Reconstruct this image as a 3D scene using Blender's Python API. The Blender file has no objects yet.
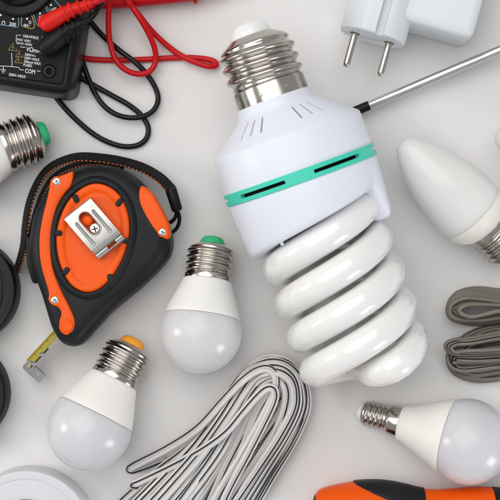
import bpy, bmesh, math, random
from mathutils import Vector, Matrix
random.seed(11)
PI = math.pi
SC = bpy.context.scene
COL = SC.collection
MM = 0.001
CAM_H = 700.0          # camera height over the table, mm
S = 0.56               # mm per photo pixel on the table

# ------------------------------------------------------------------ camera
cam_d = bpy.data.cameras.new('camera')
cam = bpy.data.objects.new('camera', cam_d); COL.objects.link(cam)
cam.location = (0, 0, CAM_H * MM)
cam_d.sensor_width = 36.0
cam_d.lens = 36.0 * CAM_H / (500 * S)
cam_d.clip_start = 0.01; cam_d.clip_end = 50
cam_d.dof.use_dof = True
cam_d.dof.focus_distance = (CAM_H - 32) * MM
cam_d.dof.aperture_fstop = 13.0
SC.camera = cam

# ------------------------------------------------------------------ world, lights, exposure
wd = bpy.data.worlds.new('World'); SC.world = wd; wd.use_nodes = True
bg = wd.node_tree.nodes['Background']
bg.inputs[0].default_value = (0.97, 0.98, 1.0, 1); bg.inputs[1].default_value = 0.40

def area(name, loc, target, sx, sy, power, col=(1, 1, 1)):
    d = bpy.data.lights.new(name, 'AREA'); d.shape = 'RECTANGLE'; d.size = sx; d.size_y = sy
    d.energy = power; d.color = col
    o = bpy.data.objects.new(name, d); COL.objects.link(o)
    o.location = loc
    o.rotation_euler = (Vector(target) - Vector(loc)).to_track_quat('-Z', 'Y').to_euler()
    return o
area('softbox_key', (-0.42, 0.62, 1.75), (0, 0, 0), 2.1, 1.9, 27.5, (1.0, 0.985, 0.965))
area('softbox_side', (-1.10, -0.02, 0.52), (0, 0, 0.02), 0.28, 0.38, 3.2, (1.0, 0.98, 0.95))
area('softbox_low', (0.86, -0.74, 0.34), (0, 0, 0.02), 0.30, 0.42, 3.8, (0.96, 0.98, 1.0))
SC.view_settings.view_transform = 'Standard'
SC.view_settings.look = 'None'
SC.view_settings.exposure = 0.07
SC.view_settings.gamma = 1.0
SC.view_settings.use_curve_mapping = False
SC.cycles.max_bounces = 10
SC.cycles.caustics_reflective = True
SC.cycles.sample_clamp_indirect = 4.0

# ------------------------------------------------------------------ helpers
def W(px, py, h=0.0):
    """table position (mm) of a place seen at photo pixel px,py when it stands h mm high"""
    f = (CAM_H - h) / CAM_H
    return Vector(((px - 250) * S * f, (250 - py) * S * f, h))

def D(dx, dy):
    v = Vector((dx, -dy, 0)); v.normalize(); return v

MATS = {}
def mat(name, col, rough=0.5, metal=0.0, spec=0.5, coat=0.0, coat_rough=0.05, sss=0.0, sss_r=(3, 3, 3),
        noise=0.0, nscale=400, bump=0.0, bscale=900, rvar=0.0, trans=0.0, ior=1.45, speck=None):
    if name in MATS: return MATS[name]
    m = bpy.data.materials.new(name); m.use_nodes = True
    nt = m.node_tree; b = nt.nodes['Principled BSDF']
    b.inputs['Base Color'].default_value = (*col, 1)
    b.inputs['Roughness'].default_value = rough
    b.inputs['Metallic'].default_value = metal
    b.inputs['IOR'].default_value = ior
    b.inputs['Specular IOR Level'].default_value = spec
    b.inputs['Coat Weight'].default_value = coat
    b.inputs['Coat Roughness'].default_value = coat_rough
    b.inputs['Transmission Weight'].default_value = trans
    if sss > 0:
        b.inputs['Subsurface Weight'].default_value = sss
        b.inputs['Subsurface Radius'].default_value = [x * MM for x in sss_r]
        b.inputs['Subsurface Scale'].default_value = 1.0
    tc = nt.nodes.new('ShaderNodeTexCoord')
    if noise > 0:
        n = nt.nodes.new('ShaderNodeTexNoise'); n.inputs['Scale'].default_value = nscale; n.inputs['Detail'].default_value = 6
        nt.links.new(tc.outputs['Object'], n.inputs['Vector'])
        r = nt.nodes.new('ShaderNodeMapRange'); r.inputs[1].default_value = 0.25; r.inputs[2].default_value = 0.75
        r.inputs[3].default_value = 1 - noise; r.inputs[4].default_value = 1 + noise
        nt.links.new(n.outputs['Fac'], r.inputs[0])
        mx = nt.nodes.new('ShaderNodeVectorMath'); mx.operation = 'SCALE'; mx.inputs[0].default_value = col
        nt.links.new(r.outputs[0], mx.inputs['Scale'])
        nt.links.new(mx.outputs[0], b.inputs['Base Color'])
    if rvar > 0:
        n = nt.nodes.new('ShaderNodeTexNoise'); n.inputs['Scale'].default_value = nscale * 0.5; n.inputs['Detail'].default_value = 8
        nt.links.new(tc.outputs['Object'], n.inputs['Vector'])
        r = nt.nodes.new('ShaderNodeMapRange'); r.inputs[1].default_value = 0.3; r.inputs[2].default_value = 0.7
        r.inputs[3].default_value = max(0.02, rough - rvar); r.inputs[4].default_value = rough + rvar
        nt.links.new(n.outputs['Fac'], r.inputs[0]); nt.links.new(r.outputs[0], b.inputs['Roughness'])
    if bump > 0:
        n = nt.nodes.new('ShaderNodeTexNoise'); n.inputs['Scale'].default_value = bscale; n.inputs['Detail'].default_value = 4
        nt.links.new(tc.outputs['Object'], n.inputs['Vector'])
        bp = nt.nodes.new('ShaderNodeBump'); bp.inputs['Strength'].default_value = 1.0; bp.inputs['Distance'].default_value = bump * MM
        nt.links.new(n.outputs['Fac'], bp.inputs['Height']); nt.links.new(bp.outputs[0], b.inputs['Normal'])
    MATS[name] = m
    return m

M_TABLE = mat('white_card', (0.715, 0.703, 0.695), 0.62, spec=0.2, noise=0.012, nscale=9, bump=0.03, bscale=700)
M_NICKEL = mat('nickel', (0.50, 0.465, 0.425), 0.19, metal=1, noise=0.05, nscale=160, rvar=0.07, bump=0.012, bscale=500)
M_CHROME = mat('chrome', (0.70, 0.69, 0.675), 0.24, metal=1, rvar=0.06, nscale=200)
M_BRUSH = mat('brushed_steel', (0.47, 0.46, 0.44), 0.36, metal=1, rvar=0.07, nscale=700, bump=0.008, bscale=1500)
M_SATIN = mat('satin_steel', (0.62, 0.61, 0.60), 0.42, metal=1, rvar=0.06, nscale=500)
M_BODYW = mat('cool_white_plastic', (0.745, 0.77, 0.845), 0.36, spec=0.4, sss=0.12, sss_r=(2, 2, 2.4), bump=0.01, bscale=1500, noise=0.008, nscale=60)
M_TEAL = mat('teal_plastic', (0.05, 0.60, 0.45), 0.38, noise=0.04, nscale=150, bump=0.01)
M_GLASST = mat('tube_glass', (0.81, 0.805, 0.79), 0.3, spec=0.4, coat=1.0, coat_rough=0.08, sss=0.5, sss_r=(7, 7, 7), noise=0.012, nscale=80)
M_HOUSE = mat('warm_white_plastic', (0.82, 0.80, 0.76), 0.46, spec=0.35, sss=0.15, sss_r=(3, 2.5, 2), bump=0.012, bscale=1300, noise=0.01, nscale=70)
M_HOUSEN = mat('white_plastic', (0.82, 0.805, 0.79), 0.46, spec=0.35, sss=0.15, sss_r=(3, 2.6, 2.3), bump=0.012, bscale=1300, noise=0.01, nscale=70)
M_DIFF = mat('frosted_diffuser', (0.635, 0.625, 0.63), 0.22, spec=0.5, sss=0.5, sss_r=(6, 6, 6), noise=0.008, nscale=60)
M_DIFFB = mat('cool_frosted_diffuser', (0.625, 0.618, 0.645), 0.22, spec=0.5, sss=0.5, sss_r=(6, 6, 6), noise=0.008, nscale=60)
M_CANDLE = mat('frosted_glass', (0.75, 0.745, 0.73), 0.22, spec=0.5, sss=0.45, sss_r=(6, 6, 6), noise=0.012, nscale=50)
M_CREAM = mat('cream_plastic', (0.78, 0.76, 0.70), 0.4, spec=0.4, sss=0.2, sss_r=(3, 2.6, 2), noise=0.01)
M_GREEN = mat('green_insulator', (0.035, 0.47, 0.20), 0.34, noise=0.05, nscale=200)
M_AMBER = mat('orange_insulator', (0.90, 0.36, 0.035), 0.34, noise=0.05, nscale=200)
M_PORC = mat('white_insulator', (0.80, 0.80, 0.80), 0.16, sss=0.3, sss_r=(3, 3, 3))
M_BLACK = mat('black_plastic', (0.0075, 0.0075, 0.008), 0.40, spec=0.22, noise=0.15, nscale=350, bump=0.03, bscale=1800, rvar=0.05)
M_PANEL = mat('black_panel', (0.011, 0.011, 0.012), 0.5, spec=0.13, noise=0.12, nscale=300, bump=0.035, bscale=2200)
M_JACK = mat('jack_rim_plastic', (0.020, 0.020, 0.021), 0.4, spec=0.3)
M_DARK = mat('dark_hole', (0.004, 0.004, 0.004), 0.6, spec=0.1)  # near-black that paints the shade inside slots and holes
M_RUBBER = mat('charcoal_rubber', (0.010, 0.011, 0.013), 0.48, spec=0.26, noise=0.14, nscale=260, bump=0.035, bscale=1500, rvar=0.06)
M_ORANGE = mat('orange_plastic', (0.82, 0.092, 0.001), 0.34, spec=0.25, noise=0.03, nscale=220, bump=0.02, bscale=1200, rvar=0.04)
M_REDP = mat('red_plastic', (0.52, 0.005, 0.008), 0.36, spec=0.28, noise=0.06, nscale=180, bump=0.015)
M_REDB = mat('red_boot_plastic', (0.64, 0.012, 0.007), 0.40, spec=0.25, noise=0.06, nscale=180, bump=0.02)
M_WIREB = mat('black_wire', (0.006, 0.006, 0.007), 0.30, spec=0.28, noise=0.1, nscale=180)
M_YELLOW = mat('yellow_blade', (0.44, 0.35, 0.035), 0.35, noise=0.05, nscale=180)
M_WCABLE = mat('white_cable', (0.62, 0.605, 0.595), 0.34, noise=0.03, nscale=120, bump=0.02, bscale=600)
M_STRIPE = mat('black_stripe', (0.014, 0.013, 0.014), 0.4)
M_GCABLE = mat('grey_cable', (0.17, 0.152, 0.127), 0.33, noise=0.06, nscale=120, bump=0.03, bscale=500)
M_ADPT = mat('adapter_plastic', (0.66, 0.69, 0.72), 0.26, spec=0.45, sss=0.1, sss_r=(2, 2, 2), noise=0.008)
M_WTAPE = mat('white_tape', (0.63, 0.645, 0.665), 0.42, sss=0.2, sss_r=(2, 2, 2), noise=0.02, nscale=90)
M_BTAPE = mat('black_tape', (0.007, 0.007, 0.008), 0.40, spec=0.25, noise=0.1, nscale=120, bump=0.03, bscale=600)
M_BTAPES = mat('black_tape_edge', (0.030, 0.030, 0.032), 0.55, noise=0.15, nscale=300, bump=0.05, bscale=900)
M_CORE = mat('brown_core', (0.25, 0.17, 0.11), 0.8, noise=0.1)
M_INKW = mat('white_ink', (0.70, 0.70, 0.70), 0.6)
M_INKC = mat('cyan_ink', (0.13, 0.33, 0.42), 0.6)
M_INKO = mat('orange_ink', (0.52, 0.31, 0.09), 0.6)
M_STITCH = mat('orange_thread', (0.60, 0.13, 0.02), 0.7)

# woven strap: fine ribs across the band
def strap_mat():
    m = mat('woven_strap', (0.010, 0.009, 0.009), 0.75, spec=0.3)
    nt = m.node_tree; b = nt.nodes['Principled BSDF']
    tc = nt.nodes.new('ShaderNodeTexCoord')
    v = nt.nodes.new('ShaderNodeTexVoronoi'); v.inputs['Scale'].default_value = 900
    nt.links.new(tc.outputs['Object'], v.inputs['Vector'])
    bp = nt.nodes.new('ShaderNodeBump'); bp.inputs['Distance'].default_value = 0.35 * MM; bp.inputs['Strength'].default_value = 1
    nt.links.new(v.outputs['Distance'], bp.inputs['Height']); nt.links.new(bp.outputs[0], b.inputs['Normal'])
    return m
M_STRAP = strap_mat()

def root_of(o):
    while o.parent is not None: o = o.parent
    return o

def thing(name, label, cat, loc=(0, 0, 0), group=None):
    o = bpy.data.objects.new(name, None); COL.objects.link(o)
    o.location = Vector(loc) * MM; o.empty_display_size = 0.01
    o['label'] = label; o['category'] = cat
    if group: o['group'] = group
    return o

def obj(name, verts, faces, m, parent=None, smooth=True, sharp=38, mats=None, fmat=None):
    """one mesh object; verts are world mm"""
    off = root_of(parent).location.copy() if parent is not None else Vector()
    me = bpy.data.meshes.new(name)
    me.from_pydata([tuple(Vector(v) * MM - off) for v in verts], [], faces)
    if mats:
        for x in mats: me.materials.append(x)
        if fmat: me.polygons.foreach_set('material_index', fmat)
    else:
        me.materials.append(m)
    bm = bmesh.new(); bm.from_mesh(me)
    bmesh.ops.recalc_face_normals(bm, faces=bm.faces); bm.to_mesh(me); bm.free()
    if smooth:
        me.polygons.foreach_set('use_smooth', [True] * len(me.polygons))
        me.set_sharp_from_angle(angle=math.radians(sharp))
    me.update()
    o = bpy.data.objects.new(name, me); COL.objects.link(o)
    if parent is not None: o.parent = parent
    return o

def joined(chunks):
    V, F = [], []
    for v, f in chunks:
        n = len(V); V += list(v); F += [tuple(i + n for i in q) for q in f]
    return V, F

def frame(axis, up=Vector((0, 0, 1))):
    a = Vector(axis).normalized()
    s = up.cross(a)
    if s.length < 1e-6: s = Vector((1, 0, 0)).cross(a)
    s.normalize(); w = a.cross(s)
    return a, s, w      # axis, side, up-ish

def lathe(prof, origin, axis, n=64, rfun=None, cap0=True, cap1=True):
    a, s, w = frame(axis); o = Vector(origin)
    V, F = [], []
    for t, r in prof:
        for k in range(n):
            th = 2 * PI * k / n
            tt, rr = (t, r) if rfun is None else rfun(t, r, th)
            V.append(o + a * tt + (s * math.cos(th) + w * math.sin(th)) * rr)
    for i in range(len(prof) - 1):
        for k in range(n):
            F.append((i * n + k, i * n + (k + 1) % n, (i + 1) * n + (k + 1) % n, (i + 1) * n + k))
    if cap0: F.append(tuple(reversed(range(n))))
    if cap1: F.append(tuple(range((len(prof) - 1) * n, len(prof) * n)))
    return V, F

def thread(origin, axis, t0, t1, rin, rout, pitch, n=72, hand=1):
    """a rolled screw shell between t0 and t1"""
    steps = max(12, int((t1 - t0) / pitch * 14))
    prof = [(t0 + (t1 - t0) * i / steps, 0) for i in range(steps + 1)]
    def rf(t, r, th):
        ph = (t - t0) / pitch + hand * th / (2 * PI)
        e = min(1, (t - t0) / (pitch * 0.45), (t1 - t) / (pitch * 0.45)); e = max(0, e)
        c = 0.5 + 0.5 * math.cos(2 * PI * ph)
        c = c * c * (3 - 2 * c) * 0.35 + c * 0.65
        return t, rin + (rout - rin) * c * e
    return lathe(prof, origin, axis, n, rf, False, False)

def catmull(pts, sub=8, closed=False):
    P = [Vector(p) for p in pts]; n = len(P); out = []
    rng = n if closed else n - 1
    for i in range(rng):
        p0 = P[(i - 1) % n] if closed or i > 0 else P[0] * 2 - P[1]
        p1 = P[i]; p2 = P[(i + 1) % n]
        p3 = P[(i + 2) % n] if closed or i + 2 < n else P[-1] * 2 - P[-2]
        for k in range(sub):
            t = k / sub
            out.append(0.5 * ((2 * p1) + (-p0 + p2) * t + (2 * p0 - 5 * p1 + 4 * p2 - p3) * t * t + (-p0 + 3 * p1 - 3 * p2 + p3) * t ** 3))
    if not closed: out.append(P[-1])
    return out

def circle(r, n=12):
    return [(r * math.cos(2 * PI * k / n), r * math.sin(2 * PI * k / n)) for k in range(n)]

def sweep(path, sec, closed=False, up=None, roll=None, scale=None, cap=True, round_ends=0):
    """sweep a section (list of (side, up)) along a path of Vectors; parallel transport unless 'up' is given"""
    n = len(path); m = len(sec); V, F = [], []
    tang = []
    for i in range(n):
        if closed: d = path[(i + 1) % n] - path[(i - 1) % n]
        else: d = path[min(i + 1, n - 1)] - path[max(i - 1, 0)]
        tang.append(d.normalized() if d.length > 1e-9 else Vector((1, 0, 0)))
    ref = Vector((0, 0, 1))
    if abs(tang[0].dot(ref)) > 0.95: ref = Vector((0, 1, 0))
    side = ref.cross(tang[0]).normalized()
    for i in range(n):
        t = tang[i]
        if up is not None:
            side = Vector(up).cross(t); side = side.normalized() if side.length > 1e-6 else Vector((1, 0, 0))
        else:
            side = (side - t * side.dot(t)).normalized()
        w = t.cross(side)
        a = roll[i] if roll is not None else 0.0
        ca, sa = math.cos(a), math.sin(a)
        k = scale[i] if scale is not None else 1.0
        for (x, y) in sec:
            V.append(path[i] + (side * (x * ca - y * sa) + w * (x * sa + y * ca)) * k)
    for i in range(n if closed else n - 1):
        j = (i + 1) % n
        for q in range(m):
            F.append((i * m + q, i * m + (q + 1) % m, j * m + (q + 1) % m, j * m + q))
    if cap and not closed:
        F.append(tuple(reversed(range(m)))); F.append(tuple(range((n - 1) * m, n * m)))
    return V, F

def tube(path, r, n=12, **k):
    return sweep(path, circle(r, n), **k)

def offset_poly(P, d):
    """inward offset (mm) of a closed counter-clockwise outline of Vectors (z kept)"""
    n = len(P); out = []
    ar = sum(P[i].x * P[(i + 1) % n].y - P[(i + 1) % n].x * P[i].y for i in range(n))
    sg = 1 if ar > 0 else -1
    for i in range(n):
        e1 = (P[i] - P[i - 1]); e2 = (P[(i + 1) % n] - P[i])
        n1 = Vector((-e1.y, e1.x, 0)); n2 = Vector((-e2.y, e2.x, 0))
        n1 = n1.normalized() if n1.length > 1e-9 else n1; n2 = n2.normalized() if n2.length > 1e-9 else n2
        b = n1 + n2
        b = b.normalized() if b.length > 1e-6 else n1
        c = max(0.5, b.dot(n1))
        out.append(P[i] + b * (sg * d / c))
    return out

def prism(outline, rings, cap0=True, cap1=True):
    """outline: list of Vectors; rings: [(inset mm, z mm)]"""
    V, F = [], []; n = len(outline)
    for d, z in rings:
        for p in offset_poly(outline, d): V.append(Vector((p.x, p.y, z)))
    for i in range(len(rings) - 1):
        for k in range(n):
            F.append((i * n + k, i * n + (k + 1) % n, (i + 1) * n + (k + 1) % n, (i + 1) * n + k))
    if cap0: F.append(tuple(reversed(range(n))))
    if cap1: F.append(tuple(range((len(rings) - 1) * n, len(rings) * n)))
    return V, F

def round_rect(cx, cy, w, h, r, ex, ey, z=0, n=7):
    """rounded rectangle outline round world point; ex, ey unit Vectors"""
    P = []
    for (sx, sy, a0) in ((1, 1, 0), (-1, 1, PI / 2), (-1, -1, PI), (1, -1, 1.5 * PI)):
        for k in range(n + 1):
            a = a0 + PI / 2 * k / n
            x = sx * (w / 2 - r) + r * math.cos(a); y = sy * (h / 2 - r) + r * math.sin(a)
            P.append(Vector((cx, cy, z)) + ex * x + ey * y)
    return P

def dome(center, r, h, m_n=20, rings=5, base=0.0):
    prof = [(-base, r)] + [(h * math.sin(a), r * math.cos(a)) for a in [PI / 2 * k / rings for k in range(rings)]] + [(h, 0.02 * r)]
    return lathe(prof, center, (0, 0, 1), m_n)

def boolean(o, cutters):
    """subtract each (V, F) chunk from the object's mesh"""
    for V, F in cutters:
        c = obj('cutter', V, F, M_DARK, None, smooth=False)
        c.location = -root_of(o).location if o.parent else (0, 0, 0)
        # the object's mesh lives in its root's frame
        md = o.modifiers.new('cut', 'BOOLEAN'); md.operation = 'DIFFERENCE'; md.solver = 'EXACT'; md.object = c
        par = o.parent; o.parent = None
        bpy.context.view_layer.update()
        dg = bpy.context.evaluated_depsgraph_get()
        me = bpy.data.meshes.new_from_object(o.evaluated_get(dg))
        o.modifiers.clear(); o.data = me; o.parent = par
        bpy.data.objects.remove(c)
    o.data.polygons.foreach_set('use_smooth', [True] * len(o.data.polygons))
    o.data.set_sharp_from_angle(angle=math.radians(38))
    o.data.update()

# ------------------------------------------------------------------ the surface
V = [Vector((x, y, 0)) for x, y in ((-1500, -1500), (1500, -1500), (1500, 1500), (-1500, 1500))]
t = obj('tabletop', V, [(0, 1, 2, 3)], M_TABLE)
t['kind'] = 'structure'; t['label'] = 'plain off-white studio tabletop under everything'

# ------------------------------------------------------------------ large spiral lamp
def build_spiral_lamp():
    k = 0.528
    O = W(300, 175, 41.6)
    ax = Vector((0.337, -0.942, -0.062)).normalized()
    root = thing('spiral_lamp', 'large white spiral fluorescent lamp with teal ring and nickel screw base', 'lamp', (O.x, O.y, 0))
    a, s, w = frame(ax)
    # lathe angle 0 is 's'; make sure s points to the picture's side so that angle 90 is up
    P = lambda t, r: (t * k, r * k)
    obj('contact_insulator', *lathe([P(-159, 0.5), P(-159, 9), P(-158, 14), P(-155, 18), P(-150, 20.5), P(-145, 21.5), P(-141, 22)], O, ax, 48), M_PORC, root)
    # screw shell
    sh = obj('screw_shell', *joined([
        lathe([P(-145, 20), P(-145.5, 22), P(-144.3, 24), P(-140, 31), P(-138.5, 33.5), P(-137, 34.6)], O, ax, 96, None, False, False),
        thread(O, ax, -137 * k, -97 * k, 34.6 * k, 39.0 * k, 11.6 * k, 96),
        lathe([P(-97, 34.6), P(-95.5, 36.6), P(-93, 37), P(-81, 37.4), P(-79, 37.6), P(-78.5, 35)], O, ax, 96, None, False, False)]), M_NICKEL, root)
    # stake marks punched in the collar
    for d in (-62, -18, 24, 70, 150, 250):
        th = PI / 2 - math.radians(d)
        p = O + a * (-86 * k) + (s * math.cos(th) + w * math.sin(th)) * (37.1 * k)
        nrm = (s * math.cos(th) + w * math.sin(th))
        obj('stake_mark', *lathe([(-0.3, 0.9), (0.12, 0.8), (0.2, 0.55), (-0.15, 0.3), (-0.2, 0.05)], p, nrm, 14), M_NICKEL, sh)
    # upper housing
    up = [P(-80, 30), P(-80, 36.5), P(-79.5, 38), P(-78.5, 38.4), P(-72, 40), P(-69, 41.5), P(-66.5, 44), P(-42.3, 75.3), P(-41, 76.4), P(-39.5, 77), P(-8, 77.6), P(-6, 77.6), P(-6.2, 73.5), P(-37, 73), P(-40, 71.5), P(-63, 42), P(-70, 36.5), P(-79, 32)]
    V_, F_ = lathe(up, O, ax, 128, None, False, False)
    n_ = 128; L_ = len(up)
    F_ += [((L_ - 1) * n_ + j, (L_ - 1) * n_ + (j + 1) % n_, (j + 1) % n_, j) for j in range(n_)]
    hz = obj('upper_housing', V_, F_, M_BODYW, root)
    sgn = 1 if s.dot(Vector((0.935, 0.355, 0))) > 0 else -1
    def dirn(deg):   # deg from straight up, positive towards the picture's side
        r = math.radians(deg); return s * (sgn * math.sin(r)) + w * math.cos(r)
    cut = []
    for g in range(6):
        for d in (-11, 0, 11):
            dg = -34 + 60 * g + d
            dr = dirn(dg)
            tn = a.cross(dr)
            c0 = O + a * (-65.5 * k) + dr * (45.5 * k); c1 = O + a * (-51.5 * k) + dr * (63.5 * k)
            L = (c1 - c0).normalized(); nn = L.cross(tn)
            if nn.dot(dr) < 0: nn = -nn
            vv = []
            for q in (c0, c1):
                for (x, y) in ((-0.46, -7), (0.46, -7), (0.46, 4), (-0.46, 4)): vv.append(q + tn * x + nn * y)
            cut.append((vv, [(3, 2, 1, 0), (4, 5, 6, 7), (0, 1, 5, 4), (1, 2, 6, 5), (2, 3, 7, 6), (3, 0, 4, 7)]))
    boolean(hz, [joined(cut)])
    obj('slit_shade_liner', *lathe([P(-74, 20), P(-70, 30), P(-62, 36.5), P(-42, 62.5), P(-38, 66), P(-10, 66)], O, ax, 64), M_DARK, hz)  # dark liner added so the vent slits look shaded inside
    # teal ring
    ring = obj('ring', *lathe([P(-6.1, 62), P(-6.1, 78.6), P(-5.6, 79.2), P(5.4, 79.2), P(5.9, 78.6), P(5.9, 62)], O, ax, 144), M_TEAL, root)
    cut = []
    for g in range(6):
        c = -34 + 60 * g; vv = []; ff = []
        N = 12
        for i in range(N + 1):
            dr = dirn(c - 19.5 + 39 * i / N)
            for (t_, r_) in ((-1.8, 70), (1.8, 70), (1.8, 86), (-1.8, 86)): vv.append(O + a * (t_ * k) + dr * (r_ * k))
        for i in range(N):
            for q in range(4): ff.append((i * 4 + q, i * 4 + (q + 1) % 4, i * 4 + 4 + (q + 1) % 4, i * 4 + 4 + q))
        ff.append((3, 2, 1, 0)); ff.append(tuple(N * 4 + q for q in range(4)))
        cut.append((vv, ff))
    boolean(ring, [joined(cut)])
    # near-black drum added to paint the shade inside the ring slots
    obj('slot_shade_drum', *lathe([P(-5.9, 40), P(-5.9, 74.2), P(5.7, 74.2), P(5.7, 40)], O, ax, 72), M_DARK, ring)
    # lower housing: its rim is two helical ramps that follow the tubes
    pitch = 36.5; t_a = 45.0
    n = 180; V, F = [], []
    # angle th measured from picture side (0) over the top (90)
    sd = s * sgn
    def edge(th):
        f0 = 0.60
        x = ((th - f0) / PI) % 1.0
        b0 = t_a - 17.5 + pitch * f0 / PI
        e = b0 + pitch * x
        st = 0.085
        if x > 1 - st:
            u = (x - (1 - st)) / st
            u = u * u * (3 - 2 * u)
            e = (b0 + pitch * (1 - st)) * (1 - u) + b0 * u
        return e
    rows = [('t', 5.9, 70), ('t', 5.9, 77.4), ('t', 7.5, 77.6), ('f', 0.35, 76.9), ('f', 0.6, 76.2), ('e', -7, 74.9), ('e', -3, 73.8), ('e', -1, 72.2), ('e', 0, 70), ('e', 0.3, 67), ('e', -0.5, 55), ('e', -0.5, 42), ('e', -0.5, 24), ('c', 46, 8)]
    for kind, q, r in rows:
        for i in range(n):
            th = 2 * PI * i / n; e = edge(th)
            if kind == 't': t_ = q
            elif kind == 'f': t_ = 7.5 + (e - 7 - 7.5) * q
            elif kind == 'e': t_ = e + q
            else: t_ = q
            V.append(O + a * (t_ * k) + (sd * math.cos(th) + w * math.sin(th)) * (r * k))
    for i in range(len(rows) - 1):
        for j in range(n): F.append((i * n + j, i * n + (j + 1) % n, (i + 1) * n + (j + 1) % n, (i + 1) * n + j))
    F.append(tuple(range((len(rows) - 1) * n, len(rows) * n)))
    obj('lower_housing', V, F, M_BODYW, root, sharp=50)
    # double helix tube
    rc, rt = 52.2, 15.7
    def hp(th, t0, r=rc):
        return O + a * (t0 * k) + (sd * math.cos(th) + w * math.sin(th)) * (r * k)
    A = []; th0 = -0.22; th_end = 4 * PI + math.radians(58)
    N = 190
    for i in range(N + 1):
        th = th0 + (th_end - th0) * i / N
        A.append((th, t_a + pitch * th / PI, rc))
    te = A[-1][1]
    A += [(th_end + 0.17, te + 1.8, 49.5), (th_end + 0.31, te + 3.0, 42), (th_end + 0.42, te + 3.6, 31), (th_end + 0.48, te + 3.9, 17)]
    pa = [hp(*q) for q in A]
    pb = [hp(th + PI, t_, r_) for th, t_, r_ in A]
    path = pa + [hp(0, te + 4.0, 0)] + list(reversed(pb))
    obj('spiral_tube', *tube(path, rt * k, 28), M_GLASST, root)
    # small moulded peg between rim and tube
    pg = hp(math.radians(128), 53, 67)
    obj('peg', *lathe([(-3, 1.0), (1.6, 0.9), (2.0, 0.5), (2.05, 0.05)], pg, ax, 14), M_BODYW, root)
build_spiral_lamp()

# ------------------------------------------------------------------ small lamps
def build_globe(label, C, tip, k, m_tip, m_house, m_diff, cap='e27', group='round frosted bulbs with screw bases', tipname='contact_insulator'):
    """C, tip: photo pixels of the globe's middle and the contact; k: size factor"""
    R = 22.4
    if cap == 'e27': tc, rr, tr = 53.0, 13.2, 10.0
    else: tc, rr, tr = 61.0, 8.0, 20.0
    sl = (R - rr) / (tc - tr)
    Cw = W(C[0], C[1], R * k)
    d = D(C[0] - tip[0], C[1] - tip[1])
    ax = (d * math.sqrt(1 - sl * sl) + Vector((0, 0, sl))).normalized()
    O = Cw - ax * (tc * k)
    root = thing('light_bulb', label, 'bulb', (Cw.x, Cw.y, 0), group)
    P = lambda pr: [(t * k, r * k) for t, r in pr]
    if cap == 'e27':
        obj(tipname, *lathe(P([(0, 0.2), (0, 4.2), (0.35, 5.3), (1.2, 6.0), (3.2, 7.0), (4.6, 7.4), (6, 7.4)]), O, ax, 40), m_tip, root)
        sh = obj('screw_shell', *joined([
            lathe(P([(4.3, 6.6), (4.1, 7.4), (4.5, 8.2), (5.8, 10.4), (6.6, 11.6), (7.0, 12.0)]), O, ax, 72, None, False, False),
            thread(O, ax, 7.0 * k, 21.2 * k, 11.9 * k, 13.25 * k, 3.62 * k, 80),
            lathe(P([(21.2, 11.9), (21.6, 12.7), (22.2, 12.9), (24.6, 13.0), (25.0, 12.8), (25.0, 11)]), O, ax, 72, None, False, False)]), M_NICKEL, root)
        hp = [(24.4, 11.0), (24.5, 13.0), (24.8, 13.5), (26, 14.0), (29, 15.1), (33, 16.7), (37, 18.3), (41, 19.75), (44.2, 20.75), (44.9, 20.75), (45.0, 20.2)]
        tb = 45.0
        stk = 23.4; sr = 12.9
    else:
        obj(tipname, *lathe(P([(0, 0.2), (0, 2.4), (0.5, 3.4), (1.6, 4.4), (3.2, 5.0), (4.5, 5.2)]), O, ax, 32), m_tip, root)
        sh = obj('screw_shell', *joined([
            lathe(P([(3.1, 4.4), (3.0, 5.0), (3.6, 5.8), (4.0, 6.1)]), O, ax, 56, None, False, False),
            thread(O, ax, 4.0 * k, 16.6 * k, 6.0 * k, 6.95 * k, 2.82 * k, 64),
            lathe(P([(16.6, 6.0), (17.0, 6.2), (17.7, 7.5), (18.3, 7.95), (19.0, 8.05), (24.4, 8.2), (24.8, 8.0), (24.8, 7)]), O, ax, 56, None, False, False)]), M_NICKEL, root)
        hp = [(24.2, 6.8), (24.3, 8.9), (24.7, 9.4), (27, 10.0), (31, 11.5), (36, 13.7), (41, 16.0), (46, 18.3), (49.8, 19.75), (50.4, 19.75), (50.5, 19.2)]
        tb = 50.5
        stk = 21.5; sr = 8.15
    a, s, w = frame(ax)
    for q in range(4):
        th = PI / 2 + math.radians(-35 + 90 * q)
        nr = s * math.cos(th) + w * math.sin(th)
        obj('stake_mark', *lathe([(-0.2, 0.7), (0.08, 0.62), (0.12, 0.45), (-0.1, 0.25), (-0.15, 0.03)], O + ax * (stk * k) + nr * (sr * k), nr, 12), M_NICKEL, sh)
    obj('housing', *lathe(P(hp), O, ax, 80), m_house, root)
    # diffuser: part of a sphere, closed behind
    a0 = math.acos(max(-1, min(1, (tb + 0.15 - tc) / R)))
    pr = [(tb + 0.15, R * math.sin(a0) - 1.0)]
    for i in range(34):
        an = a0 * (1 - i / 33.0)
        pr.append((tc + R * math.cos(an), max(0.05, R * math.sin(an))))
    obj('diffuser', *lathe(P(pr), O, ax, 96), m_diff, root, sharp=60)
    return root

build_globe('round frosted bulb with green tip lying between tape measure and spiral lamp', (200.6, 332), (213, 234), 1.0, M_GREEN, M_HOUSEN, M_DIFF)
build_globe('round frosted bulb with orange tip lying below the tape measure', (89.3, 428), (137, 332), 1.025, M_AMBER, M_HOUSE, M_DIFFB)
build_globe('green tipped bulb pointing its screw base out between multimeter and black strap', (-50, 167.5), (44.5, 130), 1.06, M_GREEN, M_HOUSEN, M_DIFF)
build_globe('round bulb with narrow small screw base lying above the orange handle', (468, 441.5), (356, 414.5), 1.04, M_PORC, M_HOUSE, M_DIFFB, cap='e14')

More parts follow.
